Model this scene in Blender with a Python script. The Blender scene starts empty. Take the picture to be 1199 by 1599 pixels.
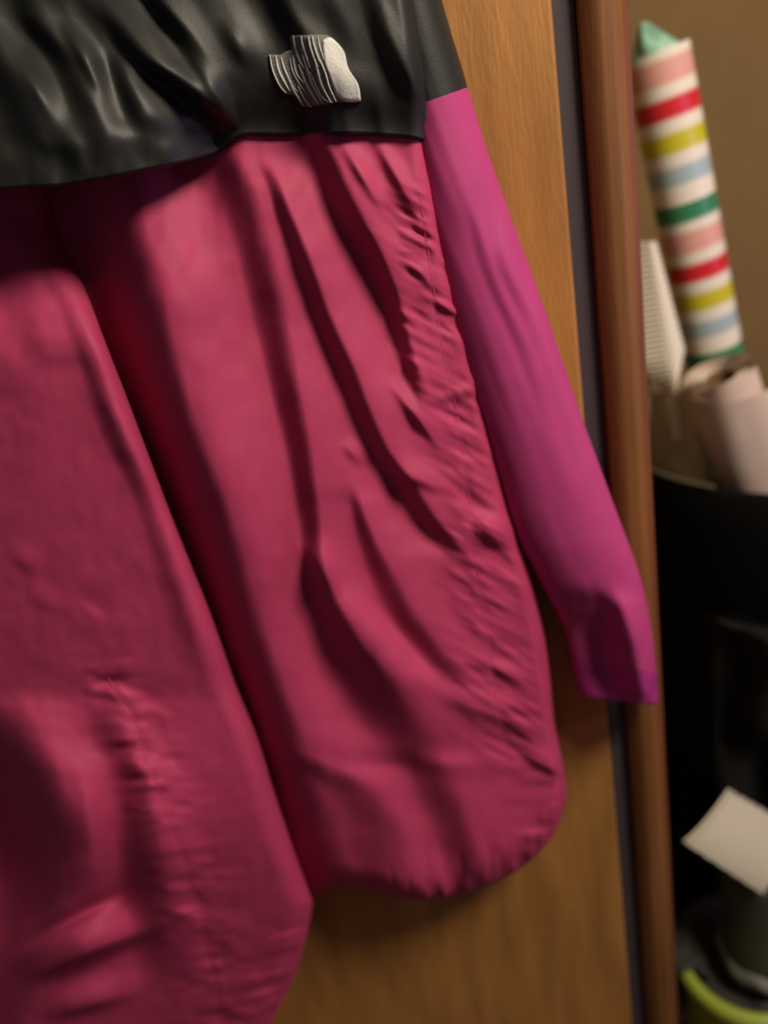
import bpy, math
import numpy as np
from mathutils import Vector, Matrix

S = bpy.context.scene
COL = S.collection

# ------------------------------------------------------------------ camera
PITCH, ROLL, FPX = math.radians(20.7), math.radians(10.2), 1230.0
CAM = np.array([0.0, 0.0, 1.3])
FW = np.array([0, math.cos(PITCH), -math.sin(PITCH)])
U0 = np.array([0, math.sin(PITCH), math.cos(PITCH)])
R0 = np.array([1.0, 0, 0])
UP = math.cos(ROLL) * U0 + math.sin(ROLL) * R0
RT = math.cos(ROLL) * R0 - math.sin(ROLL) * U0
cd = bpy.data.cameras.new('camera')
cam = bpy.data.objects.new('camera', cd)
COL.objects.link(cam)
cam.matrix_world = Matrix([[RT[0], UP[0], -FW[0], CAM[0]],
                           [RT[1], UP[1], -FW[1], CAM[1]],
                           [RT[2], UP[2], -FW[2], CAM[2]], [0, 0, 0, 1]])
cd.sensor_width = 36
cd.lens = FPX / 1599 * 36
cd.clip_start = 0.02
cd.dof.use_dof = True
cd.dof.focus_distance = 0.45
cd.dof.aperture_fstop = 2.7
S.camera = cam

# ------------------------------------------------------------------ light
w = bpy.data.worlds.new('world')
S.world = w
w.use_nodes = True
w.node_tree.nodes['Background'].inputs[0].default_value = (0.62, 0.58, 0.66, 1)
w.node_tree.nodes['Background'].inputs[1].default_value = 0.13


def area(name, loc, target, size, power, color):
    l = bpy.data.lights.new(name, 'AREA')
    l.shape = 'DISK'
    l.size = size
    l.energy = power
    l.color = color
    o = bpy.data.objects.new(name, l)
    COL.objects.link(o)
    o.location = loc
    o.rotation_euler = (Vector(target) - Vector(loc)).to_track_quat('-Z', 'Y').to_euler()
    return o


area('ceiling_lamp', (0.80, -0.12, 2.10), (0.1, 0.57, 1.1), 0.42, 23.0, (1.0, 0.86, 0.68))
area('cool_side_fill', (1.15, 0.25, 1.25), (0.1, 0.55, 1.0), 0.35, 2.0, (0.66, 0.50, 1.0))  # added cool fill from the right, tints the hem edge violet

S.view_settings.view_transform = 'Standard'
S.view_settings.look = 'None'
S.view_settings.gamma = 1.0
S.view_settings.use_curve_mapping = False
S.view_settings.exposure = 0.0


# ------------------------------------------------------------------ helpers
def at(x, y, Y):
    """point at depth Y that the photograph shows at pixel x, y"""
    x, y, Y = np.broadcast_arrays(np.asarray(x, float), np.asarray(y, float), np.asarray(Y, float))
    d = (FW * FPX)[(None,) * x.ndim] + RT * (x[..., None] - 599.5) - UP * (y[..., None] - 799.5)
    return CAM + d * (Y / d[..., 1])[..., None]


def tag(o, label=None, cat=None, group=None, kind=None):
    if label: o['label'] = label
    if cat: o['category'] = cat
    if group: o['group'] = group
    if kind: o['kind'] = kind
    return o


def empty(name, loc, label, cat, rot=None):
    o = bpy.data.objects.new(name, None)
    COL.objects.link(o)
    o.empty_display_size = 0.05
    o.location = loc
    if rot is not None:
        o.rotation_mode = 'QUATERNION'
        o.rotation_quaternion = rot
    o['origin'] = list(loc)
    return tag(o, label, cat)


ORG = {}


def mesh(name, V, faces, mat, parent=None, smooth=True, org=None):
    """one mesh object; V in world coordinates unless org says local"""
    V = np.asarray(V, float).reshape(-1, 3)
    o_ = np.zeros(3)
    if org is not None:
        o_ = np.asarray(org, float)
    elif parent is not None:
        o_ = ORG.get(parent.name, np.zeros(3))
    me = bpy.data.meshes.new(name)
    me.from_pydata((V - o_).tolist(), [], faces if isinstance(faces, list) else faces.tolist())
    me.update()
    if smooth:
        me.polygons.foreach_set('use_smooth', [True] * len(me.polygons))
    o = bpy.data.objects.new(name, me)
    COL.objects.link(o)
    if mat: me.materials.append(mat)
    if parent is not None:
        o.parent = parent
        ORG[o.name] = o_
    return o


def gridfaces(nv, nu, closed=False, flip=False, off=0):
    j, i = np.meshgrid(np.arange(nv - 1), np.arange(nu if closed else nu - 1), indexing='ij')
    i2 = (i + 1) % nu
    f = np.stack([j * nu + i, j * nu + i2, (j + 1) * nu + i2, (j + 1) * nu + i], -1).reshape(-1, 4)
    if flip: f = f[:, ::-1]
    return f + off


def box(name, a, b, mat, parent=None, bevel=0.0, org=None):
    x0, y0, z0 = a
    x1, y1, z1 = b
    V = [(x, y, z) for z in (z0, z1) for (x, y) in ((x0, y0), (x1, y0), (x1, y1), (x0, y1))]
    Fc = [[3, 2, 1, 0], [4, 5, 6, 7], [0, 1, 5, 4], [1, 2, 6, 5], [2, 3, 7, 6], [3, 0, 4, 7]]
    o = mesh(name, V, Fc, mat, parent, smooth=False, org=org)
    if bevel:
        m = o.modifiers.new('bevel', 'BEVEL')
        m.width = bevel
        m.segments = 3
    return o


def lathe(name, prof, mat, parent, n=48, center=(0, 0), org=(0, 0, 0), wob=None):
    """revolve (r, z) pairs"""
    th = np.linspace(0, 2 * np.pi, n, endpoint=False)
    V = []
    for (r, z) in prof:
        rr = np.full(n, r) if wob is None else r + wob(th, z)
        V.append(np.stack([center[0] + rr * np.cos(th), center[1] + rr * np.sin(th), np.full(n, z)], -1))
    return mesh(name, np.array(V), gridfaces(len(prof), n, closed=True), mat, parent, org=org)


def hash01(i, j, s):
    v = np.sin(i * 127.1 + j * 311.7 + s * 74.7) * 43758.5453
    return v - np.floor(v)


def vnoise(x, y, s=0):
    xi, yi = np.floor(x), np.floor(y)
    fx, fy = x - xi, y - yi
    fx = fx * fx * fx * (fx * (fx * 6 - 15) + 10)
    fy = fy * fy * fy * (fy * (fy * 6 - 15) + 10)
    a, b = hash01(xi, yi, s), hash01(xi + 1, yi, s)
    c, d = hash01(xi, yi + 1, s), hash01(xi + 1, yi + 1, s)
    return (a * (1 - fx) + b * fx) * (1 - fy) + (c * (1 - fx) + d * fx) * fy - 0.5


def sm(a, b, x):
    t = np.clip((x - a) / (b - a), 0, 1)
    return t * t * (3 - 2 * t)


def smooth_interp(x, xp, fp, left=None, right=None):
    """monotone cubic interpolation"""
    xp, fp = np.asarray(xp, float), np.asarray(fp, float)
    hh = np.diff(xp)
    dl = np.diff(fp) / hh
    m = np.zeros_like(fp)
    for k in range(1, len(xp) - 1):
        if dl[k - 1] * dl[k] > 0:
            w1, w2 = 2 * hh[k] + hh[k - 1], hh[k] + 2 * hh[k - 1]
            m[k] = (w1 + w2) / (w1 / dl[k - 1] + w2 / dl[k])
    m[0], m[-1] = dl[0], dl[-1]
    if left is not None:
        m[0] = m[-1] = 0
    xc = np.clip(x, xp[0], xp[-1])
    i = np.clip(np.searchsorted(xp, xc, side='right') - 1, 0, len(xp) - 2)
    t = (xc - xp[i]) / hh[i]
    r = (2 * t ** 3 - 3 * t ** 2 + 1) * fp[i] + (t ** 3 - 2 * t ** 2 + t) * hh[i] * m[i] \
        + (3 * t ** 2 - 2 * t ** 3) * fp[i + 1] + (t ** 3 - t ** 2) * hh[i] * m[i + 1]
    if left is not None:
        r = np.where((x < xp[0]), left, r)
        r = np.where((x > xp[-1]), right, r)
    else:
        r = r + np.where(x < xp[0], (x - xp[0]) * m[0], 0) + np.where(x > xp[-1], (x - xp[-1]) * m[-1], 0)
    return r


def resample(pts, n):
    """smooth curve through points, n samples evenly along its length"""
    P = np.asarray(pts, float)
    m = len(P)
    Q = np.vstack([2 * P[0] - P[1], P, 2 * P[-1] - P[-2]])
    out = []
    for k in range(m - 1):
        t = np.linspace(0, 1, 24, endpoint=False)[:, None]
        p0, p1, p2, p3 = Q[k], Q[k + 1], Q[k + 2], Q[k + 3]
        out.append(.5 * (2 * p1 + (p2 - p0) * t + (2 * p0 - 5 * p1 + 4 * p2 - p3) * t ** 2 + (3 * p1 - p0 - 3 * p2 + p3) * t ** 3))
    out = np.vstack(out + [P[-1:]])
    s = np.r_[0, np.cumsum(np.linalg.norm(np.diff(out, axis=0), axis=1))]
    q = np.linspace(0, s[-1], n)
    return np.stack([np.interp(q, s, out[:, c]) for c in range(out.shape[1])], -1)


def coons(top, bottom, left, right, nv, nu):
    T, B = resample(top, nu), resample(bottom, nu)
    L, R = resample(left, nv), resample(right, nv)
    u = np.linspace(0, 1, nu)[None, :, None]
    v = np.linspace(0, 1, nv)[:, None, None]
    G = (1 - v) * T[None] + v * B[None] + (1 - u) * L[:, None] + u * R[:, None] \
        - ((1 - u) * (1 - v) * T[0] + u * (1 - v) * T[-1] + (1 - u) * v * B[0] + u * v * B[-1])
    return G[..., 0], G[..., 1], np.broadcast_to(u[..., 0], (nv, nu)), np.broadcast_to(v[..., 0], (nv, nu))


# ------------------------------------------------------------------ materials
def srgb(r, g, b):
    f = lambda c: ((c / 255) / 12.92 if c / 255 <= .04045 else ((c / 255 + .055) / 1.055) ** 2.4)
    return (f(r), f(g), f(b), 1)


def mat(name, col, rough=.6, spec=.3, bump=0.0, bscale=400, stretch=(1, 1, 1), var=0.0, vscale=20, sheen=0.0, alpha=1.0, metal=0.0):
    m = bpy.data.materials.new(name)
    m.use_nodes = True
    nt = m.node_tree
    b = nt.nodes['Principled BSDF']
    b.inputs['Base Color'].default_value = col
    b.inputs['Roughness'].default_value = rough
    b.inputs['Specular IOR Level'].default_value = spec
    b.inputs['Metallic'].default_value = metal
    b.inputs['Alpha'].default_value = alpha
    if sheen:
        b.inputs['Sheen Weight'].default_value = sheen
        b.inputs['Sheen Tint'].default_value = col
        b.inputs['Sheen Roughness'].default_value = .4
    tc = nt.nodes.new('ShaderNodeTexCoord')
    mp = nt.nodes.new('ShaderNodeMapping')
    mp.inputs['Scale'].default_value = stretch
    nt.links.new(tc.outputs['Object'], mp.inputs['Vector'])
    if var:
        n = nt.nodes.new('ShaderNodeTexNoise')
        n.inputs['Scale'].default_value = vscale
        n.inputs['Detail'].default_value = 5
        nt.links.new(mp.outputs[0], n.inputs['Vector'])
        r = nt.nodes.new('ShaderNodeValToRGB')
        c = np.array(col[:3])
        r.color_ramp.elements[0].position = .3
        r.color_ramp.elements[1].position = .7
        r.color_ramp.elements[0].color = (*np.clip(c * (1 - var), 0, 1), 1)
        r.color_ramp.elements[1].color = (*np.clip(c * (1 + var), 0, 1), 1)
        nt.links.new(n.outputs['Fac'], r.inputs['Fac'])
        nt.links.new(r.outputs['Color'], b.inputs['Base Color'])
    if bump:
        n2 = nt.nodes.new('ShaderNodeTexNoise')
        n2.inputs['Scale'].default_value = bscale
        n2.inputs['Detail'].default_value = 3
        nt.links.new(mp.outputs[0], n2.inputs['Vector'])
        bp = nt.nodes.new('ShaderNodeBump')
        bp.inputs['Strength'].default_value = bump
        bp.inputs['Distance'].default_value = .002
        nt.links.new(n2.outputs['Fac'], bp.inputs['Height'])
        nt.links.new(bp.outputs['Normal'], b.inputs['Normal'])
    return m


M_pink = mat('magenta nylon', (.41, .041, .114, 1), .6, .22, .08, 900, var=.05, vscale=30, sheen=.2)
M_purple = mat('purple nylon', (.42, .046, .180, 1), .58, .22, .08, 900, var=.05, vscale=30, sheen=.25)
M_cuff = mat('violet nylon', (.36, .030, .185, 1), .5, .3, .15, 700, var=.08, vscale=40, sheen=.2)
M_black = mat('black nylon', (.0145, .0152, .0138, 1), .5, .34, .06, 700)
M_thread = mat('white thread', (.66, .66, .62, 1), .6, .3, .15, 600)
M_threadgrey = mat('grey thread', (.16, .16, .155, 1), .7, .2, .4, 900)
M_wood = mat('door veneer', (.36, .165, .042, 1), .5, .3, .28, 55, (9, 9, 1.3), .20, 6)
M_jamb = mat('casing wood', (.19, .078, .024, 1), .5, .28, .15, 60, (7, 7, .8), .22, 8)
M_jambedge = mat('casing edge wood', (.16, .05, .02, 1), .45, .35, .1, 60, (7, 7, .8), .2, 8)
M_seal = mat('grey seal', (.060, .048, .058, 1), .6, .35, .05, 100)
M_wall = mat('tan wall', (.20, .125, .052, 1), .9, .1, .2, 60, var=.06, vscale=9)
M_floor = mat('brown floor', (.10, .06, .03, 1), .5, .3, .1, 30, (1, 8, 1), .3, 4)
M_ceil = mat('ceiling paint', (.5, .42, .32, 1), .9, .1, .1, 80)
M_bin = mat('black woven fabric', (.0035, .0034, .0034, 1), .85, .12, .4, 300)
M_pocket = mat('charcoal fabric', (.012, .0115, .0105, 1), .8, .2, .4, 300)
M_mint = mat('mint gift wrap', (.24, .46, .34, 1), .4, .4, .1, 80, var=.4, vscale=60)
M_white = mat('white crepe paper', (.74, .68, .56, 1), .7, .2, .1, 300)
M_pinkpaper = mat('white wrapping paper', (.72, .57, .48, 1), .32, .5, .06, 40, (1, 1, 1), .07, 25)
M_paperback = mat('wrapping paper back', (.72, .63, .52, 1), .6, .25, .05, 60)
M_core = mat('cardboard core', (.16, .085, .045, 1), .8, .15, .1, 200)
M_packet = mat('white card', (.64, .59, .46, 1), .5, .3, .08, 60)
M_bottle = mat('dark smoked plastic', (.06, .062, .045, 1), .4, .5, .0)
M_band = mat('grey plastic film', (.20, .19, .17, 1), .4, .5, .2, 40)
M_cloth = mat('dark grey cloth', (.045, .045, .04, 1), .8, .2, .3, 200)
M_lime = mat('lime green plastic', (.36, .44, .055, 1), .4, .4, .03, 100)
M_metal = mat('steel', (.5, .5, .5, 1), .3, .5, 0, metal=1.0)


def frosted():
    m = mat('frosted plastic', (.30, .265, .18, 1), .35, .5, .15, 25)
    nt = m.node_tree
    b = nt.nodes['Principled BSDF']
    b.inputs['Alpha'].default_value = .955
    tr = nt.nodes.new('ShaderNodeBsdfTranslucent')
    tr.inputs['Color'].default_value = (.62, .56, .40, 1)
    mx = nt.nodes.new('ShaderNodeMixShader')
    mx.inputs[0].default_value = .55
    nt.links.new(b.outputs[0], mx.inputs[1])
    nt.links.new(tr.outputs[0], mx.inputs[2])
    nt.links.new(mx.outputs[0], nt.nodes['Material Output'].inputs['Surface'])
    return m


M_frost = frosted()


def striped():
    m = mat('striped gift wrap', (1, 1, 1, 1), .35, .45, .03, 50)
    nt = m.node_tree
    b = nt.nodes['Principled BSDF']
    tc = nt.nodes.new('ShaderNodeTexCoord')
    sp = nt.nodes.new('ShaderNodeSeparateXYZ')
    nt.links.new(tc.outputs['Object'], sp.inputs[0])
    a = nt.nodes.new('ShaderNodeMath'); a.operation = 'MULTIPLY_ADD'
    a.inputs[1].default_value = -1 / STRIPE; a.inputs[2].default_value = STOP / STRIPE
    nt.links.new(sp.outputs['Z'], a.inputs[0])
    fr = nt.nodes.new('ShaderNodeMath'); fr.operation = 'FRACT'
    nt.links.new(a.outputs[0], fr.inputs[0])
    rp = nt.nodes.new('ShaderNodeValToRGB')
    rp.color_ramp.interpolation = 'EASE'
    W = (.80, .74, .62)
    G, P, Rd, Y, B = (.035, .22, .10), (.72, .36, .30), (.62, .022, .03), (.55, .50, .02), (.36, .47, .50)
    bands = [(0, G), (.115, W), (.175, P), (.31, W), (.385, Rd), (.50, W), (.58, Y), (.695, W), (.775, B), (.885, W)]
    cr = rp.color_ramp
    cr.interpolation = 'LINEAR'
    keys = []
    e = .012
    for k, (p, c) in enumerate(bands):
        q = bands[k + 1][0] if k + 1 < len(bands) else 1.0
        keys += [(p + e, c), (q - e, c)]
    keys = keys[:20]
    while len(cr.elements) > 1: cr.elements.remove(cr.elements[-1])
    cr.elements[0].position = keys[0][0]; cr.elements[0].color = (*keys[0][1], 1)
    for p, c in keys[1:]:
        el = cr.elements.new(p); el.color = (*c, 1)
    nt.links.new(fr.outputs[0], rp.inputs['Fac'])
    nt.links.new(rp.outputs['Color'], b.inputs['Base Color'])
    return m


# ------------------------------------------------------------------ setting
def struct(o): return tag(o, kind='structure')


struct(box('floor', (-1.6, -1.6, -.05), (1.5, 1.25, 0), M_floor))
struct(box('ceiling', (-1.6, -1.6, 2.45), (1.5, 1.25, 2.5), M_ceil))
struct(box('wall_back', (.10, 1.20, 0), (1.5, 1.25, 2.45), M_wall))
struct(box('wall_right', (1.45, -1.6, 0), (1.5, 1.2, 2.45), M_wall))
struct(box('wall_left', (.10, .64, 0), (.200, 1.20, 2.45), M_wall))
struct(box('door_1', (-.72, .57, .01), (.1615, .608, 2.03), M_wood, bevel=.003))


def prism_z(name, prof, z0, z1, m, parent=None):
    n = len(prof)
    V = [(x, y, z0) for x, y in prof] + [(x, y, z1) for x, y in prof]
    Fc = [[i, (i + 1) % n, n + (i + 1) % n, n + i] for i in range(n)] + [list(range(n))[::-1], list(range(n, 2 * n))]
    return mesh(name, V, Fc, m, parent, smooth=False)


# casing on the right of the door: a flat grey seal in the rebate, then a wooden moulding with a rounded bead
xs_ = np.linspace(.1795, .2036, 16)
struct(prism_z('trim_1', [(x, .5660 + .0075 * max(0, (.1905 - x) / .011) ** 1.6 + .004 * max(0, (x - .197) / .0066) ** 1.8) for x in xs_] + [(.2115, .577), (.2115, .66), (.1795, .66)], 0, 2.1, M_jamb))
struct(prism_z('trim_2', [(.1615, .582), (.178, .580), (.1785, .587), (.1795, .60), (.1795, .64), (.1615, .64)], 0, 2.1, M_seal))
struct(prism_z('trim_3', [(.2036, .5705), (.2120, .5765), (.2140, .581), (.2140, .66), (.2116, .66), (.2116, .579), (.2045, .5725)], 0, 2.1, M_jambedge))

# ------------------------------------------------------------------ jacket
JO = np.array([0.0, .56, 1.5])
jacket = empty('jacket', JO.tolist(), 'magenta and black nylon rain jacket with purple sleeve hanging on the wooden door', 'jacket')
ORG[jacket.name] = JO


def band(px, py, pts, L=60):
    """a pleat: rows (y, x, amplitude m, width px); the cloth rises steeply to the right over the width"""
    a = np.array(pts, float)
    a[1:-1, 2] = .8 * a[1:-1, 2] + .1 * (a[:-2, 2] + a[2:, 2])
    xc = smooth_interp(py, a[:, 0], a[:, 1])
    y0, y1 = a[0, 0], a[-1, 0]
    if a[0, 2] > 0: y0 -= 60
    if a[-1, 2] > 0: y1 += 60
    am = smooth_interp(np.clip(py, a[0, 0], a[-1, 0]), a[:, 0], a[:, 2], 0, 0) * sm(y0 - 1, y0 + 50, py) * sm(y1 + 1, y1 - 50, py)
    wd = np.interp(py, a[:, 0], a[:, 3])
    d = (px - xc) * .95
    core = np.sin(np.pi / 2 * np.clip(d / (wd / 2), -1, 1))
    ex = np.maximum(np.abs(d) - wd / 2, 0) / L
    return .5 * am * core / (1 + ex ** 2)


def ridge(px, py, p, q, amp, wl, wr):
    """a soft ridge along a segment p-q; wl / wr are the widths on its two sides"""
    p, q = np.array(p, float), np.array(q, float)
    t = q - p
    ln = np.hypot(*t)
    t = t / ln
    s = (px - p[0]) * t[0] + (py - p[1]) * t[1]
    d = (px - p[0]) * t[1] - (py - p[1]) * t[0]
    wdt = np.where(d > 0, wr, wl)
    end = np.maximum(np.maximum(-s, s - ln), 0)
    tt_ = np.clip((s + .15 * ln) / (1.3 * ln), 0, 1)
    return amp * np.exp(-(d / wdt) ** 2) * np.sin(np.pi * tt_) ** 2


def pucker(px, py, line, amp, reach, f=24, seed=1, slope=-.55):
    """small gathers crossing a seam"""
    a = np.array(line, float)
    xc = np.interp(py, a[:, 1], a[:, 0])
    d = px - xc
    msk = np.exp(-(d / reach) ** 2) * sm(a[0, 1] - 40, a[0, 1] + 20, py) * (1 - sm(a[-1, 1] - 20, a[-1, 1] + 40, py))
    s = py + d * slope
    n = vnoise(s / f, d / 55, seed) + .6 * vnoise(s / f * 2.1, d / 30, seed + 3)
    return msk * amp * n


SEAM_R = [(655, 300), (672, 420), (690, 540), (712, 640), (728, 740), (738, 840), (750, 920), (764, 1010), (780, 1110), (798, 1190)]
SEAM_L = [(163, 1050), (180, 1080), (205, 1110), (232, 1190), (255, 1250), (290, 1350), (318, 1450), (338, 1540), (355, 1640)]


def h_right(px, py):
    h = np.zeros_like(px)
    h += band(px, py, [(200, 132, .03, 100), (300, 154, .040, 124), (400, 182, .050, 116), (600, 228, .058, 118), (800, 298, .058, 122), (900, 330, .056, 118),
                       (1000, 360, .056, 118), (1100, 396, .054, 116), (1200, 426, .050, 118), (1300, 462, .046, 128), (1400, 504, .040, 120)], 95)
    h += band(px, py, [(230, 345, .004, 40), (300, 372, .014, 62), (400, 400, .018, 62), (500, 424, .018, 58), (600, 444, .018, 50), (700, 466, .016, 42), (800, 482, .015, 36), (860, 488, .017, 36),
                       (900, 494, .020, 40), (1000, 530, .028, 68), (1060, 568, .028, 92), (1120, 604, .022, 100), (1180, 640, .009, 90), (1240, 690, 0, 90)], 60)
    h += band(px, py, [(230, 400, .0, 24), (280, 424, .006, 24), (330, 442, .011, 28), (400, 468, .014, 34), (500, 503, .015, 38), (580, 539, .016, 38), (640, 562, .015, 38), (700, 590, .014, 38), (760, 632, .014, 40),
                       (810, 664, .013, 42), (850, 700, .008, 40), (890, 730, 0, 40)], 44)
    h += band(px, py, [(205, 484, .008, 36), (260, 510, .014, 46), (330, 540, .017, 50), (400, 580, .017, 42), (460, 606, .015, 36), (520, 624, .012, 30), (580, 646, .009, 26), (620, 662, .004, 24), (660, 672, 0, 22)], 40)
    h += band(px, py, [(740, 548, 0, 16), (790, 556, .006, 22), (850, 575, .010, 34), (900, 596, .012, 46), (960, 626, .013, 54), (1020, 670, .010, 54), (1060, 705, .005, 44), (1090, 730, 0, 40)], 44)
    h += band(px, py, [(1150, 640, 0, 70), (1200, 662, .012, 76), (1260, 690, .017, 76), (1320, 712, .017, 66), (1360, 722, .012, 56), (1400, 730, .006, 50)], 60)
    h += band(px, py, [(1150, 400, 0, 60), (1240, 556, .012, 80), (1300, 590, .020, 100), (1400, 606, .024, 100)], 60)
    # short creases
    h += ridge(px, py, (478, 845), (520, 925), .007, 14, 26)
    h += ridge(px, py, (515, 910), (690, 1095), .008, 40, 18)
    h += ridge(px, py, (690, 1080), (795, 1128), .005, 14, 26)
    h += ridge(px, py, (625, 535), (668, 645), .004, 9, 14)
    h += ridge(px, py, (612, 600), (690, 700), .006, 9, 22)
    h += ridge(px, py, (535, 690), (570, 725), .003, 10, 18)
    h += ridge(px, py, (600, 730), (700, 765), .0035, 10, 18)
    h += ridge(px, py, (735, 815), (800, 850), .009, 12, 24)
    h += ridge(px, py, (760, 560), (735, 610), .002, 8, 14)
    h += ridge(px, py, (660, 630), (770, 600), .002, 10, 10)
    h += ridge(px, py, (820, 1178), (885, 1212), .005, 9, 20)
    h += ridge(px, py, (685, 850), (790, 910), .004, 10, 20)
    h += ridge(px, py, (530, 215), (600, 330), .004, 9, 14)
    h += ridge(px, py, (585, 215), (650, 330), .004, 9, 14)
    h += ridge(px, py, (620, 380), (695, 470), .003, 10, 18)
    h += pucker(px, py, SEAM_R, .0056, 52, 26, 1) * (.35 + np.abs(vnoise(px / 90, py / 70, 15)) * 2.2)
    # gathers above the elastic hem
    hemy = np.interp(px, [440, 505, 530, 560, 600, 640, 690, 740, 790, 835, 868, 885], [1400, 1398, 1386, 1386, 1396, 1405, 1403, 1391, 1370, 1340, 1300, 1250])
    dh = hemy - py
    m = np.exp(-(np.maximum(dh, 0) / 50) ** 2) * sm(560, 680, px)
    h += .0055 * m * (vnoise(px / 17 + dh / 60, dh / 60, 5) + .5 * vnoise(px / 9, dh / 30, 6))
    xr = np.interp(py, [1130, 1200, 1250, 1300], [866, 880, 885, 868])
    m2 = np.exp(-(np.maximum(xr - px, 0) / 60) ** 2) * sm(1150, 1230, py)
    h += .004 * m2 * vnoise(py / 15, (xr - px) / 45, 8)
    h += .0022 * vnoise(px / 60 + py / 300, py / 110, 11) + .0010 * vnoise(px / 22, py / 40, 12)
    # stitched groove
    a = np.array(SEAM_R, float)
    d = px - np.interp(py, a[:, 1], a[:, 0])
    h -= .0005 * np.exp(-(d / 6) ** 2) * sm(300, 340, py) * (1 - sm(1160, 1190, py))
    return h


def y_right(px, py, u, v):
    base = .515 - .013 * sm(300, 380, px) * sm(520, 250, py) - .010 * np.sin(np.pi * np.clip(u, 0, 1)) ** .8 * sm(0, .5, v) + .02 * sm(.22, 0, v) * (1 - u) + .004 * u
    Y = base - h_right(px, py) + .016 * sm(209, 190, py) * sm(340, 400, px)
    e = (1 - u) * (px.max(axis=1, keepdims=True) - px.min(axis=1, keepdims=True)) if px.ndim == 2 else (1 - u) * 450
    t = np.clip(1 - e / 34, 0, 1)
    Y = Y + .026 * (1 - np.sqrt(1 - t ** 2 * .999))
    e2 = (1 - v) * 1150
    t2 = np.clip(1 - e2 / 38, 0, 1)
    Y = Y + .020 * (1 - np.sqrt(1 - t2 ** 2 * .999))
    return np.minimum(Y, .556)


def skirt(px, py, Y, right=True, bottom=True, back=.561, inset=14, cx=None):
    """turn the free edges back towards the door so the cloth is a closed, rounded shape"""
    P = at(px, py, Y)
    if right:
        ex = []
        for k, (s, b) in enumerate(((.35, .45), (1.0, 1.0))):
            q = at(px[:, -1] - inset * s, py[:, -1] - (4 if bottom else 0) * s, Y[:, -1] * (1 - b) + back * b)
            ex.append(q[:, None])
        P = np.concatenate([P] + ex, axis=1)
    if bottom:
        last = P[-1]
        rows = []
        for s, b in ((.35, .45), (1.0, 1.0)):
            q = last.copy()
            q[:, 1] = last[:, 1] * (1 - b) + back * b
            q[:, 2] = last[:, 2] + .004 * s
            rows.append(q[None])
        P = np.concatenate([P] + rows, axis=0)
    return P


# right front panel
nv, nu = 440, 280
px, py, u, v = coons(
    [(60, 225), (200, 205), (350, 192), (520, 188), (672, 190)],
    [(440, 1402), (485, 1403), (505, 1398), (530, 1387), (560, 1387), (600, 1396), (640, 1405), (690, 1403), (740, 1391), (790, 1370), (835, 1338), (868, 1298), (885, 1250)],
    [(60, 225), (100, 400), (160, 600), (225, 800), (290, 1000), (365, 1200), (440, 1402)],
    [(672, 190), (673, 230), (684, 300), (703, 390), (724, 470), (746, 560), (769, 660), (791, 760), (806, 820), (830, 900), (848, 980), (859, 1060), (866, 1130), (880, 1200), (885, 1250)],
    nv, nu)
Yr = y_right(px, py, u, v)
P = skirt(px, py, Yr)
body = mesh('body_panel', P, gridfaces(*P.shape[:2]), M_pink, jacket)


# a stitched side seam lying on that panel
def strip_on(px, py, Yg, line, half, lift, n):
    c = resample(line, n)
    t = np.gradient(c, axis=0)
    t /= np.linalg.norm(t, axis=1, keepdims=True)
    nrm = np.stack([-t[:, 1], t[:, 0]], -1)
    rows = []
    for s in (-1, -.4, .4, 1):
        q = c + nrm * half * s
        Yq = sample(px, py, Yg, q[:, 0], q[:, 1]) - (lift if abs(s) < .9 else -.0006)
        rows.append(at(q[:, 0], q[:, 1], Yq))
    return np.stack(rows, 1)


def sample(px, py, Yg, x, y):
    f = np.stack([px.ravel(), py.ravel()], -1)
    yg = Yg.ravel()
    out = []
    for a, b in zip(np.atleast_1d(x), np.atleast_1d(y)):
        d2 = (f[:, 0] - a) ** 2 + (f[:, 1] - b) ** 2
        k = np.argpartition(d2, 4)[:4]
        wgt = 1 / (d2[k] + .5)
        out.append((yg[k] * wgt).sum() / wgt.sum())
    return np.array(out)


Q = strip_on(px, py, Yr, SEAM_R, 3.0, .0001, 90)
mesh('side_seam', Q, gridfaces(*Q.shape[:2]), M_pink, body)


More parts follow.
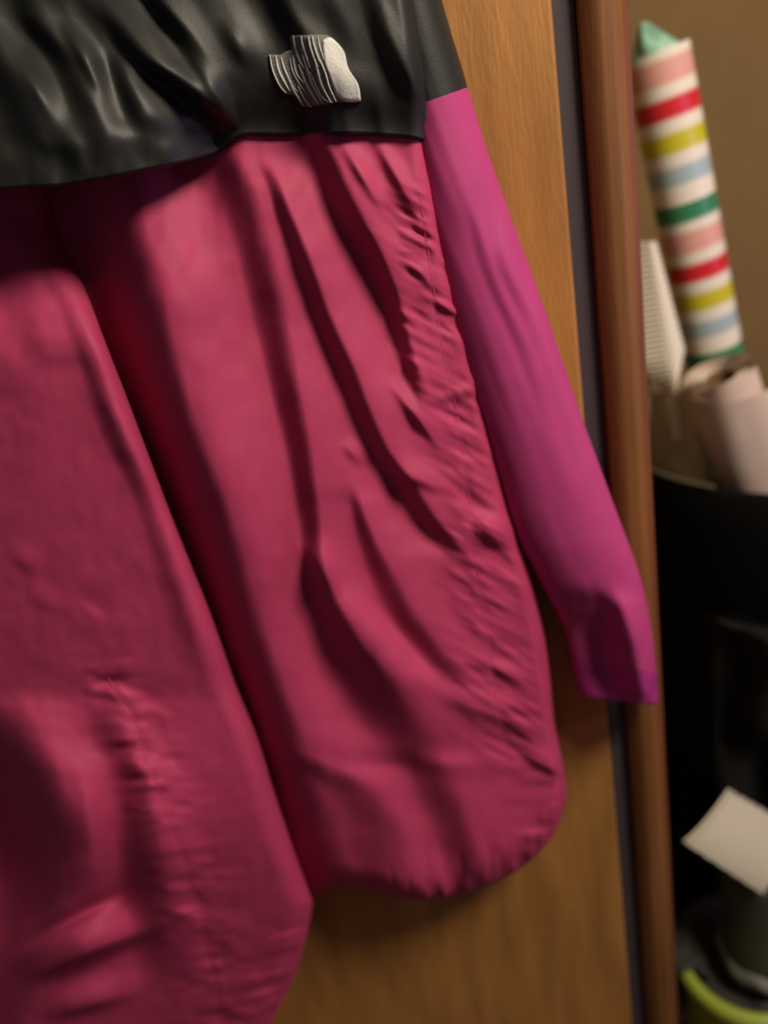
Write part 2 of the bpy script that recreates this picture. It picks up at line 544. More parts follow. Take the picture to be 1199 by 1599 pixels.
# left front panel, overlapping the right one along the deep pleat
def h_left(px, py):
    h = np.zeros_like(px)
    h += band(px, py, [(380, 62, 0, 60), (480, 112, .006, 50), (560, 142, .008, 48), (660, 172, .009, 46), (780, 232, .009, 50), (900, 268, .008, 54), (1000, 292, .005, 56), (1080, 310, 0, 50)], 60)
    h += band(px, py, [(300, -40, 0, 60), (420, 10, .010, 80), (520, 40, .006, 60), (600, 60, 0, 60)], 60)
    h += band(px, py, [(1060, -30, 0, 120), (1140, -8, .034, 140), (1210, 22, .066, 150), (1290, 48, .080, 146), (1350, 58, .076, 136), (1420, 50, .050, 120), (1500, 20, .036, 100), (1600, 0, .03, 90)], 110)
    h -= band(px, py, [(1060, 150, 0, 50), (1130, 165, .012, 60), (1220, 196, .030, 76), (1320, 212, .038, 80), (1400, 226, .030, 76), (1480, 240, .016, 66), (1560, 246, 0, 60)], 50) * -.8
    h += ridge(px, py, (50, 1522), (240, 1444), .024, 13, 46)
    h += ridge(px, py, (20, 1486), (200, 1388), -.008, 10, 14)
    h += ridge(px, py, (70, 1585), (210, 1548), .010, 12, 30)
    h += ridge(px, py, (140, 1180), (150, 1400), .010, 26, 30)
    h += ridge(px, py, (120, 925), (180, 965), -.002, 12, 20)
    h += ridge(px, py, (10, 860), (70, 890), .0015, 14, 20)
    h += ridge(px, py, (40, 925), (110, 955), .0015, 14, 20)
    h += pucker(px, py, SEAM_L, .0068, 55, 26, 21, .12) * (.4 + np.abs(vnoise(px / 90, py / 80, 16)) * 2.0)
    h += .0035 * vnoise(px / 150 + py / 500, py / 240, 31) + .0018 * vnoise(px / 60, py / 90, 32) + .0006 * vnoise(px / 18, py / 25, 33)
    a = np.array(SEAM_L, float)
    d = px - np.interp(py, a[:, 1], a[:, 0])
    h -= .0006 * np.exp(-(d / 6) ** 2) * sm(1040, 1080, py)
    # hem gathers at the lower right corner
    xr = np.interp(py, [1405, 1420, 1470, 1530, 1580, 1640, 1700], [487, 487, 476, 456, 431, 405, 385])
    m = np.exp(-(np.maximum(xr - px, 0) / 60) ** 2) * sm(1420, 1480, py)
    h += .005 * m * vnoise(py / 14 + px / 60, (xr - px) / 40, 35)
    return h


nv2, nu2 = 420, 300
qx, qy, u2, v2 = coons(
    [(-620, 300), (-300, 270), (0, 235), (70, 232)],
    [(-230, 1900), (0, 1850), (190, 1790), (390, 1710)],
    [(-620, 300), (-400, 1100), (-230, 1900)],
    [(70, 232), (100, 380), (133, 450), (163, 530), (198, 620), (232, 710), (266, 800), (298, 880), (330, 960), (366, 1060), (402, 1150), (430, 1240), (458, 1325), (484, 1395),
     (488, 1415), (477, 1470), (457, 1530), (432, 1580), (408, 1640), (390, 1710)],
    nv2, nu2)
Yl = .488 + .048 * sm(560, 330, qy) - h_left(qx, qy) + .01 * sm(-150, -620, qx)
e = (1 - u2) * (qx[:, -1:] - qx[:, :1])
t = np.clip(1 - e / 42, 0, 1)
Yl = Yl + .026 * (1 - np.sqrt(1 - t ** 2 * .999))
Yl = np.minimum(Yl, .553)
P = skirt(qx, qy, Yl, bottom=True, back=.562, inset=26)
lbody = mesh('front_panel', P, gridfaces(*P.shape[:2]), M_pink, jacket)
Q = strip_on(qx, qy, Yl, SEAM_L, 3.0, .0001, 70)
mesh('front_seam', Q, gridfaces(*Q.shape[:2]), M_pink, lbody)

# back of the jacket, lying against the door
bx, by, ub, vb = coons([(-560, 330), (0, 200), (640, 160)], [(-240, 1780), (0, 1640), (440, 1375), (700, 1380), (845, 1260)],
                       [(-560, 330), (-400, 1000), (-240, 1780)], [(640, 160), (690, 420), (770, 800), (835, 1060), (845, 1260)], 60, 60)
Yb = .5635 + .0015 * vnoise(bx / 80, by / 200, 41)
P = at(bx, by, Yb)
mesh('back_panel', P, gridfaces(60, 60), M_pink, jacket)


# black yoke
def h_yoke(px, py):
    h = np.zeros_like(px)
    h += band(px, py, [(-40, 110, 0, 50), (40, 175, .010, 44), (90, 215, .016, 46), (130, 268, .018, 50), (170, 318, .018, 46), (205, 352, .014, 40), (240, 372, .006, 40)], 46)
    h += band(px, py, [(-60, 20, .004, 40), (20, 40, .010, 40), (90, 92, .012, 44), (150, 120, .010, 44), (210, 150, .004, 50), (260, 170, 0, 50)], 40)
    h += band(px, py, [(40, -60, .008, 50), (140, 10, .014, 60), (210, 40, .012, 60), (270, 60, 0, 60)], 50)
    h += band(px, py, [(60, 170, 0, 30), (120, 186, .010, 30), (170, 206, .010, 34), (230, 225, 0, 34)], 30)
    h += band(px, py, [(-80, 180, .006, 40), (0, 236, .012, 36), (60, 290, .010, 34), (120, 330, .004, 34), (160, 350, 0, 30)], 44)
    h += band(px, py, [(-80, 400, .004, 50), (20, 440, .010, 40), (90, 478, .008, 44), (150, 492, .008, 44), (215, 500, .008, 40)], 46)
    h += band(px, py, [(-60, 570, 0, 40), (30, 585, .007, 34), (90, 610, .009, 30), (150, 640, .004, 30), (190, 655, 0, 30)], 34)
    h += ridge(px, py, (250, 5), (375, 205), .004, 10, 16)
    h += ridge(px, py, (105, 40), (165, 150), .007, 12, 22)
    h += ridge(px, py, (30, 90), (90, 190), .006, 14, 26)
    h += ridge(px, py, (350, 30), (395, 110), .005, 14, 22)
    h += .004 * vnoise((px - .55 * py) / 48, (py + .5 * px) / 150, 51) + .0010 * vnoise((px - .5 * py) / 26, py / 80, 52)
    hem = np.interp(px, [-560, 0, 345, 380, 676], [400, 293, 233, 207, 220])
    m = np.exp(-(np.maximum(hem - py, 0) / 40) ** 2)
    h += .0025 * m * vnoise(px / 20, py / 40, 53)
    return h


yx, yy, u3, v3 = coons(
    [(-440, -150), (-200, -230), (20, -270), (300, -280), (600, -250)],
    [(-600, 400), (-300, 352), (-100, 312), (0, 293), (100, 286), (200, 268), (300, 247), (345, 232), (378, 209), (450, 208), (550, 206), (640, 212), (678, 222)],
    [(-440, -150), (-520, 100), (-600, 400)],
    [(600, -250), (630, -120), (650, 0), (660, 70), (668, 150), (678, 222)], 200, 300)
Yy = .492 - .022 * sm(420, 120, yx) * sm(-60, 240, yy) - h_yoke(yx, yy) * .9
e = (1 - u3) * 1150
t = np.clip(1 - e / 30, 0, 1)
Yy = Yy + .030 * (1 - np.sqrt(1 - t ** 2 * .999))
Yy = Yy + .05 * sm(-120, -270, yy)
hx, hy = yx[-1], yy[-1]
msk = hx > 150
Yp = np.interp(hx, hx[msk], sample(px, py, Yr, np.clip(hx[msk], 110, 664), np.maximum(hy[msk], 232) + 4)) - .0035
wgt = np.exp(-(np.maximum(hy[None] - yy, 0) / 62) ** 2) * sm(230, 370, hx)[None]
Yy = Yy * (1 - wgt) + np.minimum(Yp[None], Yy + .02) * wgt
P = at(yx, yy, Yy)
# turned edge at the right and the hem
ex = [at(yx[:, -1] - s, yy[:, -1], Yy[:, -1] * (1 - b) + .560 * b)[:, None] for s, b in ((4, .4), (14, 1.0))]
P = np.concatenate([P] + ex, axis=1)
rows = []
for dy, dz in ((.0022, -.0012), (.006, -.0005), (.012, .004), (.02, .014)):
    q = P[-1].copy()
    q[:, 1] = np.minimum(q[:, 1] + dy, .56)
    q[:, 2] += dz
    rows.append(q[None])
P = np.concatenate([P] + rows, axis=0)
yoke = mesh('yoke', P, gridfaces(*P.shape[:2]), M_black, jacket)
# back of the shoulders
P2 = at(yx[::8, ::8], yy[::8, ::8], np.full_like(yx[::8, ::8], .5625))
mesh('shoulder_back', P2, gridfaces(*P2.shape[:2]), M_black, jacket)

# sleeve
SR = [(640, -220), (668, -100), (690, 0), (724, 115), (730, 137), (760, 232), (800, 345), (850, 482), (905, 642), (960, 792), (1000, 902), (1018, 990), (1025, 1060), (1028, 1096)]
SL = [(540, -170), (580, -60), (604, 34), (620, 150), (626, 172), (642, 270), (667, 390), (707, 530), (757, 690), (797, 823), (838, 900), (880, 978), (894, 1036), (905, 1084)]
n = 240
sr, sl = resample(SR, n), None
# sample both edges at matching parameters
tt = np.r_[0, np.cumsum(np.linalg.norm(np.diff(np.array(SR, float), axis=0), axis=1))]
tq = np.linspace(0, tt[-1], n)


def cub(pts):
    a = np.array(pts, float)
    fine = resample(a, 600)
    # parameter of each control point along the fine curve
    idx = [np.argmin(((fine - p) ** 2).sum(1)) for p in a]
    pos = np.interp(tq, tt, idx)
    return np.stack([np.interp(pos, np.arange(600), fine[:, c]) for c in (0, 1)], -1)


sr, sl = cub(SR), cub(SL)
nt_ = 120
th = np.linspace(0, 2 * np.pi, nt_, endpoint=False)
c = .5 * (sr + sl)
hw = .5 * (sr - sl)
ct, st = np.cos(th), np.sin(th)
se = np.sign(st) * np.abs(st) ** .8
sx = c[:, None, 0] + hw[:, None, 0] * ct
sy = c[:, None, 1] + hw[:, None, 1] * ct
k = np.linspace(0, 1, n)[:, None]
dep = np.interp(c[:, 1], [-200, 0, 200, 600, 850, 960, 1010, 1100], [.03, .030, .030, .031, .030, .028, .026, .025])[:, None]
yc = np.interp(c[:, 1], [-200, 0, 200, 600, 850, 1000, 1100], [.535, .535, .536, .537, .538, .539, .541])[:, None]
Ys = yc - dep * se
front = np.clip(st, 0, 1) ** .5
hs = .0014 * vnoise((sx - .38 * sy) / 30, sy / 260, 61) + .0006 * vnoise((sx - .4 * sy) / 16, sy / 120, 62)
hs += band(sx, sy, [(250, 780, 0, 20), (380, 780, .004, 26), (520, 838, .005, 30), (640, 886, .004, 30), (760, 925, 0, 26)], 26)
hs += band(sx, sy, [(300, 730, 0, 20), (400, 752, .003, 22), (560, 822, .004, 26), (700, 870, 0, 26)], 24)
hs += band(sx, sy, [(900, 940, 0, 36), (950, 956, .016, 50), (1000, 966, .026, 56), (1050, 978, .026, 56), (1100, 990, .016, 44)], 60)
hs -= .006 * sm(940, 990, sy) * sm(975, 940, sx)
hs += .004 * sm(1030, 1080, sy) * vnoise(sx / 14, sy / 22, 63) * sm(950, 990, sx)
Ys = Ys - hs * front
P = at(sx, sy, Ys)
kb = int(np.argmin(np.abs(sr[:, 1] - 137)))
kc = int(np.argmin(np.abs(sr[:, 1] - 1050)))
slv = mesh('sleeve', P[kb:kc + 1], gridfaces(kc + 1 - kb, nt_, closed=True), M_purple, jacket)
mesh('sleeve_shoulder', P[:kb + 1], gridfaces(kb + 1, nt_, closed=True), M_black, jacket)
# cuff: gathered, then turned inwards
Pc = P[kc:]
cen = Pc[-1].mean(0)
rows = [cen + (Pc[-1] - cen) * s + np.array([0, 0, dz]) for s, dz in ((.985, -.0025), (.94, -.003), (.86, .0), (.80, .02), (.7, .05))]
Pc = np.concatenate([Pc, np.array(rows)], 0)
mesh('cuff', Pc, gridfaces(len(Pc), nt_, closed=True), M_cuff, slv)

# the other sleeve, mirrored, out of the frame on the left
xl, xr_ = float(at(-500, 100, .52)[0]), float(at(640, 60, .52)[0])
Pm = np.concatenate([P, Pc[1:]], 0)[::3].copy()
Pm[..., 0] = xl + xr_ - Pm[..., 0] - .035 * np.linspace(0, 1, len(Pm))[:, None]
kb3 = kb // 3
slv2 = mesh('sleeve', Pm[kb3:], gridfaces(len(Pm) - kb3, nt_, closed=True, flip=True), M_purple, jacket)
mesh('sleeve_shoulder', Pm[:kb3 + 1], gridfaces(kb3 + 1, nt_, closed=True, flip=True), M_black, jacket)

# collar, out of the frame above
nn = 60
th2 = np.linspace(0, 2 * np.pi, nn, endpoint=False)
cc = at(60, -285, .528)
rows = [np.stack([cc[0] + .095 * s * np.cos(th2), np.clip(cc[1] + .036 * s * np.sin(th2), 0, .564), np.full(nn, cc[2] + dz)], -1) for s, dz in ((1.1, -.035), (1.0, .0), (.95, .04), (.93, .06), (.88, .055), (.86, 0))]
mesh('collar', np.array(rows), gridfaces(6, nn, closed=True), M_black, jacket)

# embroidered emblem on the chest: grey ground, white slanting stitch rows, solid white dome
EO, ES = np.array([400., 40.]), 6.661


def epx(p): return EO + np.asarray(p, float) / ES


def y_yoke(q): return sample(yx, yy, Yy, q[:, 0], q[:, 1])


ring = np.array([(140, 300), (160, 460), (240, 640), (320, 715), (395, 725), (480, 840), (560, 842), (660, 825), (720, 820), (790, 806), (940, 800), (1080, 796), (1090, 740), (1060, 600), (960, 440), (920, 270), (830, 160), (740, 100),
                 (600, 92), (480, 100), (385, 95), (350, 120), (372, 235), (300, 270), (250, 305), (190, 300)], float)


def patch(name, ring, lift, m, parent, nr=9):
    rg = resample(np.vstack([ring, ring[:1]]), 121)[:-1]
    cen = np.array([(rg[:, 0].min() + rg[:, 0].max()) / 2, (rg[:, 1].min() + rg[:, 1].max()) / 2])
    rows = []
    for s in np.r_[1.0, np.linspace(.99, .02, nr)]:
        q = epx(cen + (rg - cen) * s)
        rows.append(at(q[:, 0], q[:, 1], y_yoke(q) - (lift if s < 1 else -.0004)))
    rows = np.array(rows)
    return mesh(name, rows, gridfaces(len(rows), 120, closed=True), m, parent)


emb = patch('emblem', ring, .0009, M_threadgrey, jacket)
dome = np.array([(690, 150), (760, 120), (830, 165), (915, 280), (960, 445), (1058, 605), (1085, 745), (1070, 790), (940, 795), (850, 740), (800, 640), (760, 520), (715, 400), (695, 260)], float)
patch('emblem_dome', dome, .0017, M_thread, emb, 8)


def stitch(pts, w0, lift=.0016):
    cpt = resample(pts, 16)
    t = np.gradient(cpt, axis=0)
    t /= np.linalg.norm(t, axis=1, keepdims=True)
    nrm = np.stack([-t[:, 1], t[:, 0]], -1)
    pr = np.sin(np.pi * np.linspace(.06, .94, 16)) ** .5
    rows = []
    for s in (-1, -.5, .5, 1):
        q = epx(cpt + nrm * (w0 * s * pr)[:, None])
        rows.append(at(q[:, 0], q[:, 1], y_yoke(q) - (lift if abs(s) < 1 else .0004)))
    Q = np.stack(rows, 1)
    mesh('stitch_row', Q, gridfaces(16, 4), M_thread, emb)


for pts, w0 in [
    ([(140, 300), (170, 460), (240, 620), (310, 705)], 11), ([(200, 310), (235, 470), (310, 620), (350, 680)], 15), ([(255, 330), (300, 470), (370, 620), (430, 690)], 14),
    ([(380, 100), (405, 220), (450, 360), (500, 440)], 15), ([(380, 310), (400, 430), (430, 520), (500, 600)], 12), ([(440, 400), (520, 600), (600, 740), (650, 822)], 16),
    ([(462, 105), (480, 200), (520, 320), (560, 440)], 15), ([(480, 300), (540, 480), (580, 600), (690, 810)], 13), ([(538, 110), (560, 220), (600, 340), (640, 430)], 13),
    ([(580, 105), (605, 220), (650, 350), (690, 420)], 12), ([(600, 330), (640, 480), (680, 620), (770, 790)], 14), ([(660, 350), (720, 500), (760, 640), (830, 790)], 14),
    ([(330, 520), (370, 640), (430, 740), (490, 835)], 15), ([(430, 620), (490, 740), (560, 835), (580, 838)], 12), ([(560, 480), (640, 660), (700, 760), (790, 800)], 12),
    ([(350, 340), (380, 480), (470, 640), (530, 700)], 9), ([(640, 110), (655, 200), (690, 310), (720, 400)], 9)]:
    stitch(pts, w0)

# hook that carries the jacket, above the frame
hk = empty('coat_hook', (cc[0], .57, cc[2] + .06), 'steel coat hook on the wooden door above the jacket collar', 'hook')
ORG[hk.name] = np.array([cc[0], .57, cc[2] + .06])
box('hook_plate', (cc[0] - .012, .566, cc[2] + .04), (cc[0] + .012, .5695, cc[2] + .11), M_metal, hk, .001)


def tube(name, pts, r, m, parent, n=14, org=None):
    c = resample(pts, 40)
    t = np.gradient(c, axis=0)
    t /= np.linalg.norm(t, axis=1, keepdims=True)
    a = np.cross(t, [1.0, .0, .01]); a /= np.linalg.norm(a, axis=1, keepdims=True)
    b = np.cross(t, a)
    th = np.linspace(0, 2 * np.pi, n, endpoint=False)
    P = c[:, None] + r * (a[:, None] * np.cos(th)[None, :, None] + b[:, None] * np.sin(th)[None, :, None])
    return mesh(name, P, gridfaces(40, n, closed=True), m, parent, org=org)


tube('hook_arm', [(cc[0], .566, cc[2] + .08), (cc[0], .54, cc[2] + .06), (cc[0], .528, cc[2] + .05), (cc[0], .520, cc[2] + .065), (cc[0], .518, cc[2] + .085)], .003, M_metal, hk)
tube('hanging_loop', [(cc[0] - .02, .556, cc[2] + .03), (cc[0] - .008, .536, cc[2] + .053), (cc[0] + .008, .536, cc[2] + .053), (cc[0] + .02, .556, cc[2] + .03)], .0015, M_black, jacket)

# ------------------------------------------------------------------ tall black bin in the alcove
BC = (.530, .926)
binO = empty('storage_bin', (BC[0], BC[1], 0), 'tall round black fabric bin holding the paper rolls beside the door casing', 'bin')
ORG[binO.name] = np.array([BC[0], BC[1], 0])


def brad(z): return .172 + (.2 - .172) * z / .95


def bwob(th, z):
    return .004 * np.interp(z, [0, .2, .6, .85, .95], [.3, 1, 1, .5, 0]) * (np.sin(3 * th + 4 * z) + .7 * np.sin(7 * th - 9 * z) + .5 * np.sin(13 * th + 17 * z))


zs = np.r_[0, np.linspace(.01, .80, 60)]
prof = [(.001, .004)] + [(brad(z), z) for z in zs]
prof += [(brad(.945) - .008, .80), (brad(.945) - .010, .945), (.02 + .15, .5), (.16, .03), (.001, .02)]
lathe('bin_wall', prof, M_bin, binO, 120, BC, ORG[binO.name], bwob)
lathe('bin_band', [(brad(.80) - .003, .801), (brad(.80) + .004, .797), (brad(.80) + .006, .804), (brad(.9) + .005, .9), (brad(.945) + .003, .945), (brad(.95), .950), (brad(.95) - .004, .951), (brad(.945) - .006, .945), (brad(.9) - .006, .87), (brad(.8) - .004, .805)],
      M_bin, binO, 120, BC, ORG[binO.name])
# pocket with a sagging top on the side towards the room
ths = np.linspace(math.radians(212), math.radians(285), 60)
zz = np.linspace(.79, .50, 50)
A, Z = np.meshgrid(ths, zz)
ed = np.minimum(np.minimum((A - ths[0]) / .10, (ths[-1] - A) / .10), 1)
ed = np.clip(np.minimum(ed, (Z - .50) / .03), 0, 1)
lift = .004 + ed ** .5 * (.012 + .010 * np.sin(9 * (A - 3.6) + 14 * (Z - .5)) + .006 * np.sin(21 * A - 20 * Z) + .004 * np.sin(40 * Z + 8 * A))
rr = brad(Z) + lift
Ppk = np.stack([BC[0] + rr * np.cos(A), BC[1] + rr * np.sin(A), Z], -1)
back_ = np.stack([BC[0] + (brad(Z[0]) - .002) * np.cos(A[0]), BC[1] + (brad(Z[0]) - .002) * np.sin(A[0]), Z[0] - .004], -1)[None]
Ppk = np.concatenate([back_, Ppk], 0)
mesh('pocket', Ppk, gridfaces(*Ppk.shape[:2]), M_pocket, binO, org=ORG[binO.name])

# frosted liner standing up inside the bin
lin = empty('plastic_liner', (BC[0], BC[1], .03), 'cloudy grey translucent plastic liner standing out of the black bin rim', 'liner')
ORG[lin.name] = np.array([BC[0], BC[1], .03])
ths = np.linspace(math.radians(140), math.radians(204), 70)
vv = np.linspace(0, 1, 50)
A, V_ = np.meshgrid(ths, vv)
top = np.interp(np.degrees(ths), [140, 175, 195, 215, 235, 262], [1.045, 1.045, 1.047, 1.05, 1.04, .99])[None]
Z = top * (1 - V_) + .72 * V_
rad_ = -.026 * sm(math.radians(182), math.radians(204), A) + np.where(Z > .95, brad(.95) - .012 - .004 * (Z - .95) / .15, brad(.95) - .016) + .003 * np.sin(11 * A + 22 * Z) + .0022 * np.sin(23 * A - 40 * Z)
Po = np.stack([BC[0] + rad_ * np.cos(A), BC[1] + rad_ * np.sin(A), Z], -1)
lw = mesh('liner_sheet', Po, gridfaces(*Po.shape[:2]), M_frost, lin, org=ORG[lin.name])
# rolled lip of the liner folded just over the bin rim
ths2 = np.linspace(math.radians(165), math.radians(216), 60)
lp = np.stack([BC[0] + (brad(.95) + .001) * np.cos(ths2), BC[1] + (brad(.95) + .001) * np.sin(ths2), np.full(60, .9545)], -1)
lo = tube('liner_lip', lp, .0017, M_frost, lin, 8, org=ORG[lin.name])


# ------------------------------------------------------------------ rolls
def axis_frame(base, tip):
    d = Vector(tip) - Vector(base)
    return d.length, Vector((0, 0, 1)).rotation_difference(d)


def spiral_roll(name, L, r_in, r_out, turns, th0, m, parent, nz=40, flare=None, wob=0, z0=0.0, n=48, drop=0.0):
    """a sheet rolled up: spiral section with thickness, from z0 to z0+L along the local axis"""
    N = int(n * turns)
    th = np.linspace(0, 2 * np.pi * turns, N)
    tk = .0006
    rows = []
    for z in np.linspace(0, 1, nz):
        rr = r_in + (r_out - r_in) * th / th[-1]
        ext = np.zeros(N)
        if flare is not None: rr = rr + flare(th / th[-1], z)
        if wob: rr = rr + wob * np.sin(2 * th + 5 * z) + wob * .6 * np.sin(5 * th - 11 * z)
        a = th + th0
        zz_ = z0 + z * (L - drop * sm(.80, 1.0, th / th[-1]))
        o = np.stack([rr * np.cos(a), rr * np.sin(a), zz_], -1)
        i = np.stack([(rr - tk) * np.cos(a), (rr - tk) * np.sin(a), zz_], -1)
        rows.append(np.concatenate([o, i[::-1]], 0))
    rows = np.array(rows)
    return mesh(name, rows, gridfaces(nz, 2 * N, closed=True), m, parent, org=(0, 0, 0))


# striped roll
tip = at(1020, 62, .940)
mid = at(1113, 545, .942)
s = (tip[2] - .06) / (tip[2] - mid[2])
base = tip + (mid - tip) * s
base[0] = .63
base[1] = 1.015
Ls, rot = axis_frame(base, tip)
STOP = Ls + .0107
STRIPE = .178
M_stripe = striped()
sroll = empty('striped_paper_roll', base.tolist(), 'tall gift wrap roll with pink, red, yellow, blue and green stripes leaning in the bin', 'paper roll', rot)
spiral_roll('paper_tube', Ls - .012, .0305, .0350, 3.2, math.radians(-38), M_stripe, sroll, 60, wob=.0004)
# inner turns pushed out at the top into a short crumpled point
nn = 40
th = np.linspace(0, 2 * np.pi, nn, endpoint=False)
rows = []
for z, r in ((-.05, .027), (-.012, .0272), (0.0, .024), (.010, .017), (.020, .010), (.028, .004), (.030, .0005)):
    rows.append(np.stack([r * (1 + .10 * np.sin(5 * th + 60 * z)) * np.cos(th) - .25 * max(z, 0), r * (1 + .10 * np.sin(5 * th + 60 * z)) * np.sin(th), np.full(nn, Ls - .010 + z)], -1))
mesh('crumpled_end', np.array(rows), gridfaces(7, nn, closed=True), M_mint, sroll, org=(0, 0, 0))

# white roll with an open end
tip = at(1122, 584, .845)
base = np.array([.538, .900, .69])
Lw, rot = axis_frame(base, tip)
wroll = empty('white_paper_roll', base.tolist(), 'loose white wrapping paper roll with open end, front of the black bin', 'paper roll', rot)
fl = lambda u, z: .022 * np.clip((u - .92) / .08, 0, 1) ** 1.4 * (.35 + .65 * z)
spiral_roll('paper_sheet', Lw, .0250, .0425, 3.3, math.radians(-112), M_pinkpaper, wroll, 60, flare=fl, wob=.0010, drop=.026)
spiral_roll('inner_paper', Lw - .002, .018, .030, 3.0, math.radians(20), M_paperback, wroll, 20)
lathe('roll_core', [(.0175, 0), (.0175, Lw - .006), (.0165, Lw - .005), (.0155, Lw - .006), (.0155, 0)], M_core, wroll, 36)

# white ribbed wedge of folded paper
wtop = at(1011, 378, .884)
wbot = at(1044, 585, .886)
dirw = wtop - wbot
Lv = np.linalg.norm(dirw)
basew = wbot - dirw / Lv * .08
fold = empty('folded_crepe_paper', basew.tolist(), 'white folded paper with fine ribs squeezed between door casing and striped roll', 'paper')
ORG[fold.name] = basew
nz = 150
rows = []
ax = dirw / Lv
sx_ = np.cross([0, 1, 0], ax); sx_ /= np.linalg.norm(sx_)
if sx_[0] < 0: sx_ = -sx_
for q in np.linspace(0, 1, nz):
    L_ = Lv + .08
    cpt = basew + ax * L_ * q
    zed = q * L_ - .08
    hw_ = np.interp(zed, [-.08, -.022, .022, Lv], [.005, .006, .0235, .0095])
    rib = .0011 * np.sin(q * L_ / .0060 * 2 * np.pi)
    wl = hw_ + rib
    prof_ = [(-wl * 1.25, .004), (-.2 * wl, -.012 - rib * .6), (.10 * wl, -.0145), (.55 * wl, -.008 - rib * .6), (wl, .003), (wl * .9, .006), (0, .004), (-wl * 1.2, .006)]
    slant = .006 * (1 - q)
    rows.append([cpt + sx_ * a + np.array([0, b * np.interp(zed, [-.08, 0, Lv], [.3, 1, .5]), 0]) + ax * (-.25 * a if q == 1 else 0) for a, b in prof_])
rows = np.array(rows)
capt = rows[-1].mean(0)[None].repeat(8, 0)[None]
mesh('ribbed_sheet', np.concatenate([rows, capt], 0), gridfaces(nz + 1, 8, closed=True), M_white, fold, smooth=False)

# ------------------------------------------------------------------ lower right: lime tub, cloth, bottle, white packet
TC = np.array([.350, .703])
tub = empty('waste_tub', (TC[0], TC[1], 0), 'lime green round plastic tub on the floor before the black bin', 'tub')
ORG[tub.name] = np.array([TC[0], TC[1], 0])
ro = lambda z: .056 + .0215 * z / .36
lathe('tub_wall', [(.001, .001), (ro(0) - .004, .001), (ro(0), .005)] + [(ro(z), z) for z in np.linspace(.01, .335, 24)] + [(ro(.34) + .003, .338), (ro(.35) + .009, .343), (ro(.36) + .010, .350), (ro(.36) + .007, .358), (ro(.36) + .001, .361), (ro(.36) - .005, .359), (ro(.36) - .007, .352)]
      + [(ro(z) - .005, z) for z in np.linspace(.34, .012, 12)] + [(.001, .010)], M_lime, tub, 72, TC, ORG[tub.name])

cl = empty('dark_cloth', (TC[0], TC[1], .012), 'crumpled dark grey cloth stuffed in the lime green tub', 'cloth')
ORG[cl.name] = np.array([TC[0], TC[1], .012])
nr, na = 26, 80
rows = []
th = np.linspace(0, 2 * np.pi, na, endpoint=False)
for q in np.linspace(0, 1, nr):
    r = .066 * q + .0005
    z = .330 - .010 * q ** 2 + .010 * vnoise(r * np.cos(th) * 45 + 9, r * np.sin(th) * 45 + 9, 71) + .012 * vnoise(r * np.cos(th) * 20 + 3, r * np.sin(th) * 20 + 3, 72)
    rows.append(np.stack([TC[0] + r * np.cos(th), TC[1] + r * np.sin(th), z], -1))
for r, z in ((.064, .28), (.056, .12), (.049, .013), (.001, .0125)):
    rows.append(np.stack([TC[0] + r * np.cos(th), TC[1] + r * np.sin(th), np.full(na, z)], -1))
mesh('cloth_bundle', np.array(rows), gridfaces(len(rows), na, closed=True), M_cloth, cl)

A, Q_ = np.meshgrid(np.linspace(math.radians(84), math.radians(186), 60), np.linspace(0, 1, 24))
rf = ro(.36)
R_ = np.interp(Q_, [0, .3, .4, .7, .8, 1], [.045, rf - .014, rf - .011, rf + .0125, rf + .0145, rf + .013])
Z_ = np.interp(Q_, [0, .3, .4, .7, .8, 1], [.338, .354, .3665, .3650, .356, .335]) + .003 * vnoise(A * 9, Q_ * 6, 81)
R_ = R_ + .0015 * np.abs(np.sin(A * 9))
mesh('rim_shade_sheet', np.stack([TC[0] + R_ * np.cos(A), TC[1] + R_ * np.sin(A), Z_], -1), gridfaces(24, 60), M_cloth, cl)  # dark sheet added over the back rim, standing in for the shade there

bc = np.array([.365, .702])
bz = .342
bot = empty('dark_bottle', (bc[0], bc[1], bz), 'dark smoked plastic bottle standing on the grey cloth in the green tub', 'bottle')
ORG[bot.name] = np.array([bc[0], bc[1], bz])
lathe('bottle_body', [(.001, bz), (.042, bz), (.0424, bz + .004), (.0435, bz + .012), (.0424, bz + .045), (.0424, bz + .15), (.044, bz + .163), (.038, bz + .172), (.030, bz + .176), (.028, bz + .178), (.001, bz + .178)], M_bottle, bot, 60, bc, ORG[bot.name])
lathe('bottle_shoulder', [(.0385, bz + .1725), (.0405, bz + .174), (.040, bz + .180), (.0375, bz + .184), (.001, bz + .185)], M_bottle, bot, 60, bc, ORG[bot.name])
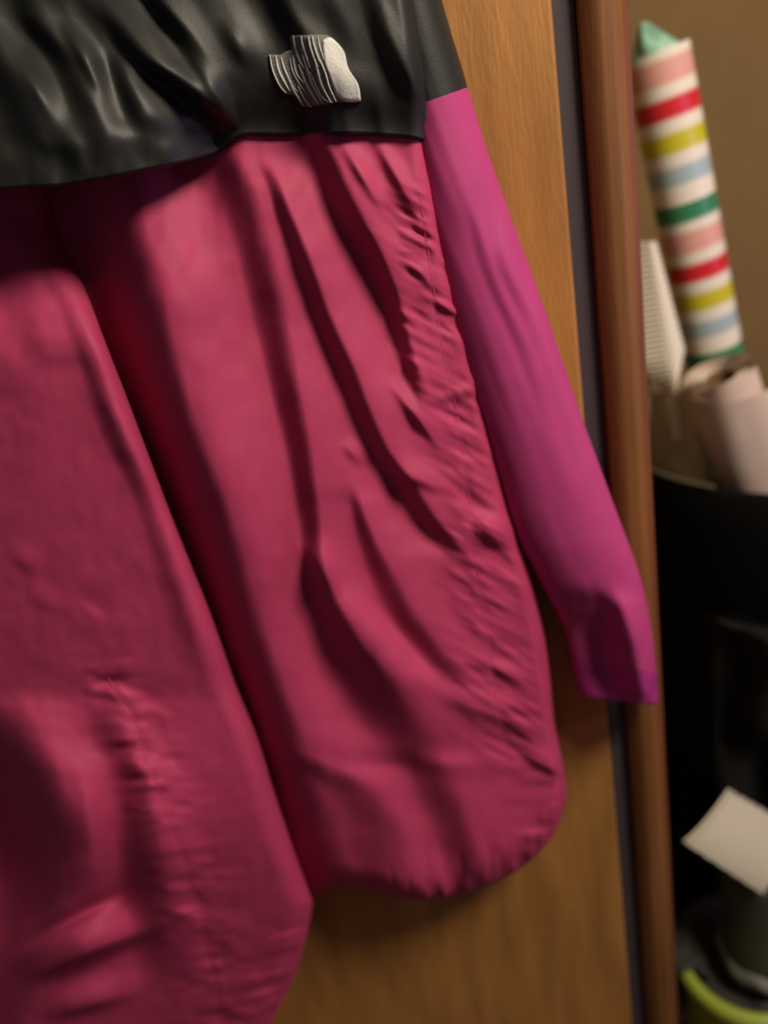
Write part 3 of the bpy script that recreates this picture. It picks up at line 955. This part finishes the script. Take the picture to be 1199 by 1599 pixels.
# pale film twisted round the foot of the bottle
rows = []
th = np.linspace(0, 2 * np.pi, 90, endpoint=False)
for q in np.linspace(0, 1, 16):
    r = .0438 + .005 * np.sin(np.pi * q) * (1 + .5 * np.sin(3 * th + 1) + .3 * np.sin(7 * th + 3 * q))
    z = bz + .012 + .026 * q + .006 * np.sin(2 * th + 2.4) + .003 * np.sin(5 * th)
    rows.append(np.stack([bc[0] + r * np.cos(th), bc[1] + r * np.sin(th), z], -1))
mesh('film_band', np.array(rows), gridfaces(16, 90, closed=True), M_band, bot, org=ORG[bot.name])

# white packet leaning on the bottle and the bin
a0, a1 = at(1072, 1316, .662), at(1141, 1236, .690)
b1 = at(1222, 1282, .702)
b0 = at(1190, 1394, .657)
pk = empty('white_packet', ((a0 + b0) / 2).tolist(), 'white card packet tilted on top of the dark bottle against the bin', 'packet')
ORG[pk.name] = (a0 + b0) / 2
nu_, nv_ = 24, 24
rows = []
nrm = np.cross(b0 - a0, a1 - a0); nrm /= np.linalg.norm(nrm)
if nrm[1] > 0: nrm = -nrm
for i in np.linspace(0, 1, nv_):
    r_ = []
    for j in np.linspace(0, 1, nu_):
        p = (1 - i) * ((1 - j) * a0 + j * b0) + i * ((1 - j) * a1 + j * b1)
        bul = .008 * np.sin(np.pi * i ** .8) * (.5 + .5 * j) + .002 * np.sin(np.pi * j)
        r_.append(p + nrm * bul)
    rows.append(r_)
G = np.array(rows)
Gb = G - nrm * .004
V = np.concatenate([G.reshape(-1, 3), Gb.reshape(-1, 3)])
f1 = gridfaces(nv_, nu_)
f2 = gridfaces(nv_, nu_, flip=True, off=nu_ * nv_)
edge = [(0, j) for j in range(nu_)] + [(i, nu_ - 1) for i in range(1, nv_)] + [(nv_ - 1, j) for j in range(nu_ - 2, -1, -1)] + [(i, 0) for i in range(nv_ - 2, 0, -1)]
ids = [i * nu_ + j for i, j in edge]
f3 = [[ids[k_], ids[(k_ + 1) % len(ids)], ids[(k_ + 1) % len(ids)] + nu_ * nv_, ids[k_] + nu_ * nv_] for k_ in range(len(ids))]
pkm = mesh('card_sleeve', V, f1.tolist() + f2.tolist() + f3, M_packet, pk, smooth=True)
mm = pkm.modifiers.new('bevel', 'BEVEL'); mm.width = .0015; mm.segments = 2; mm.limit_method = 'ANGLE'
pkm.modifiers.new('wn', 'WEIGHTED_NORMAL')

for o in list(bpy.data.objects):
    if 'origin' in o.keys(): del o['origin']
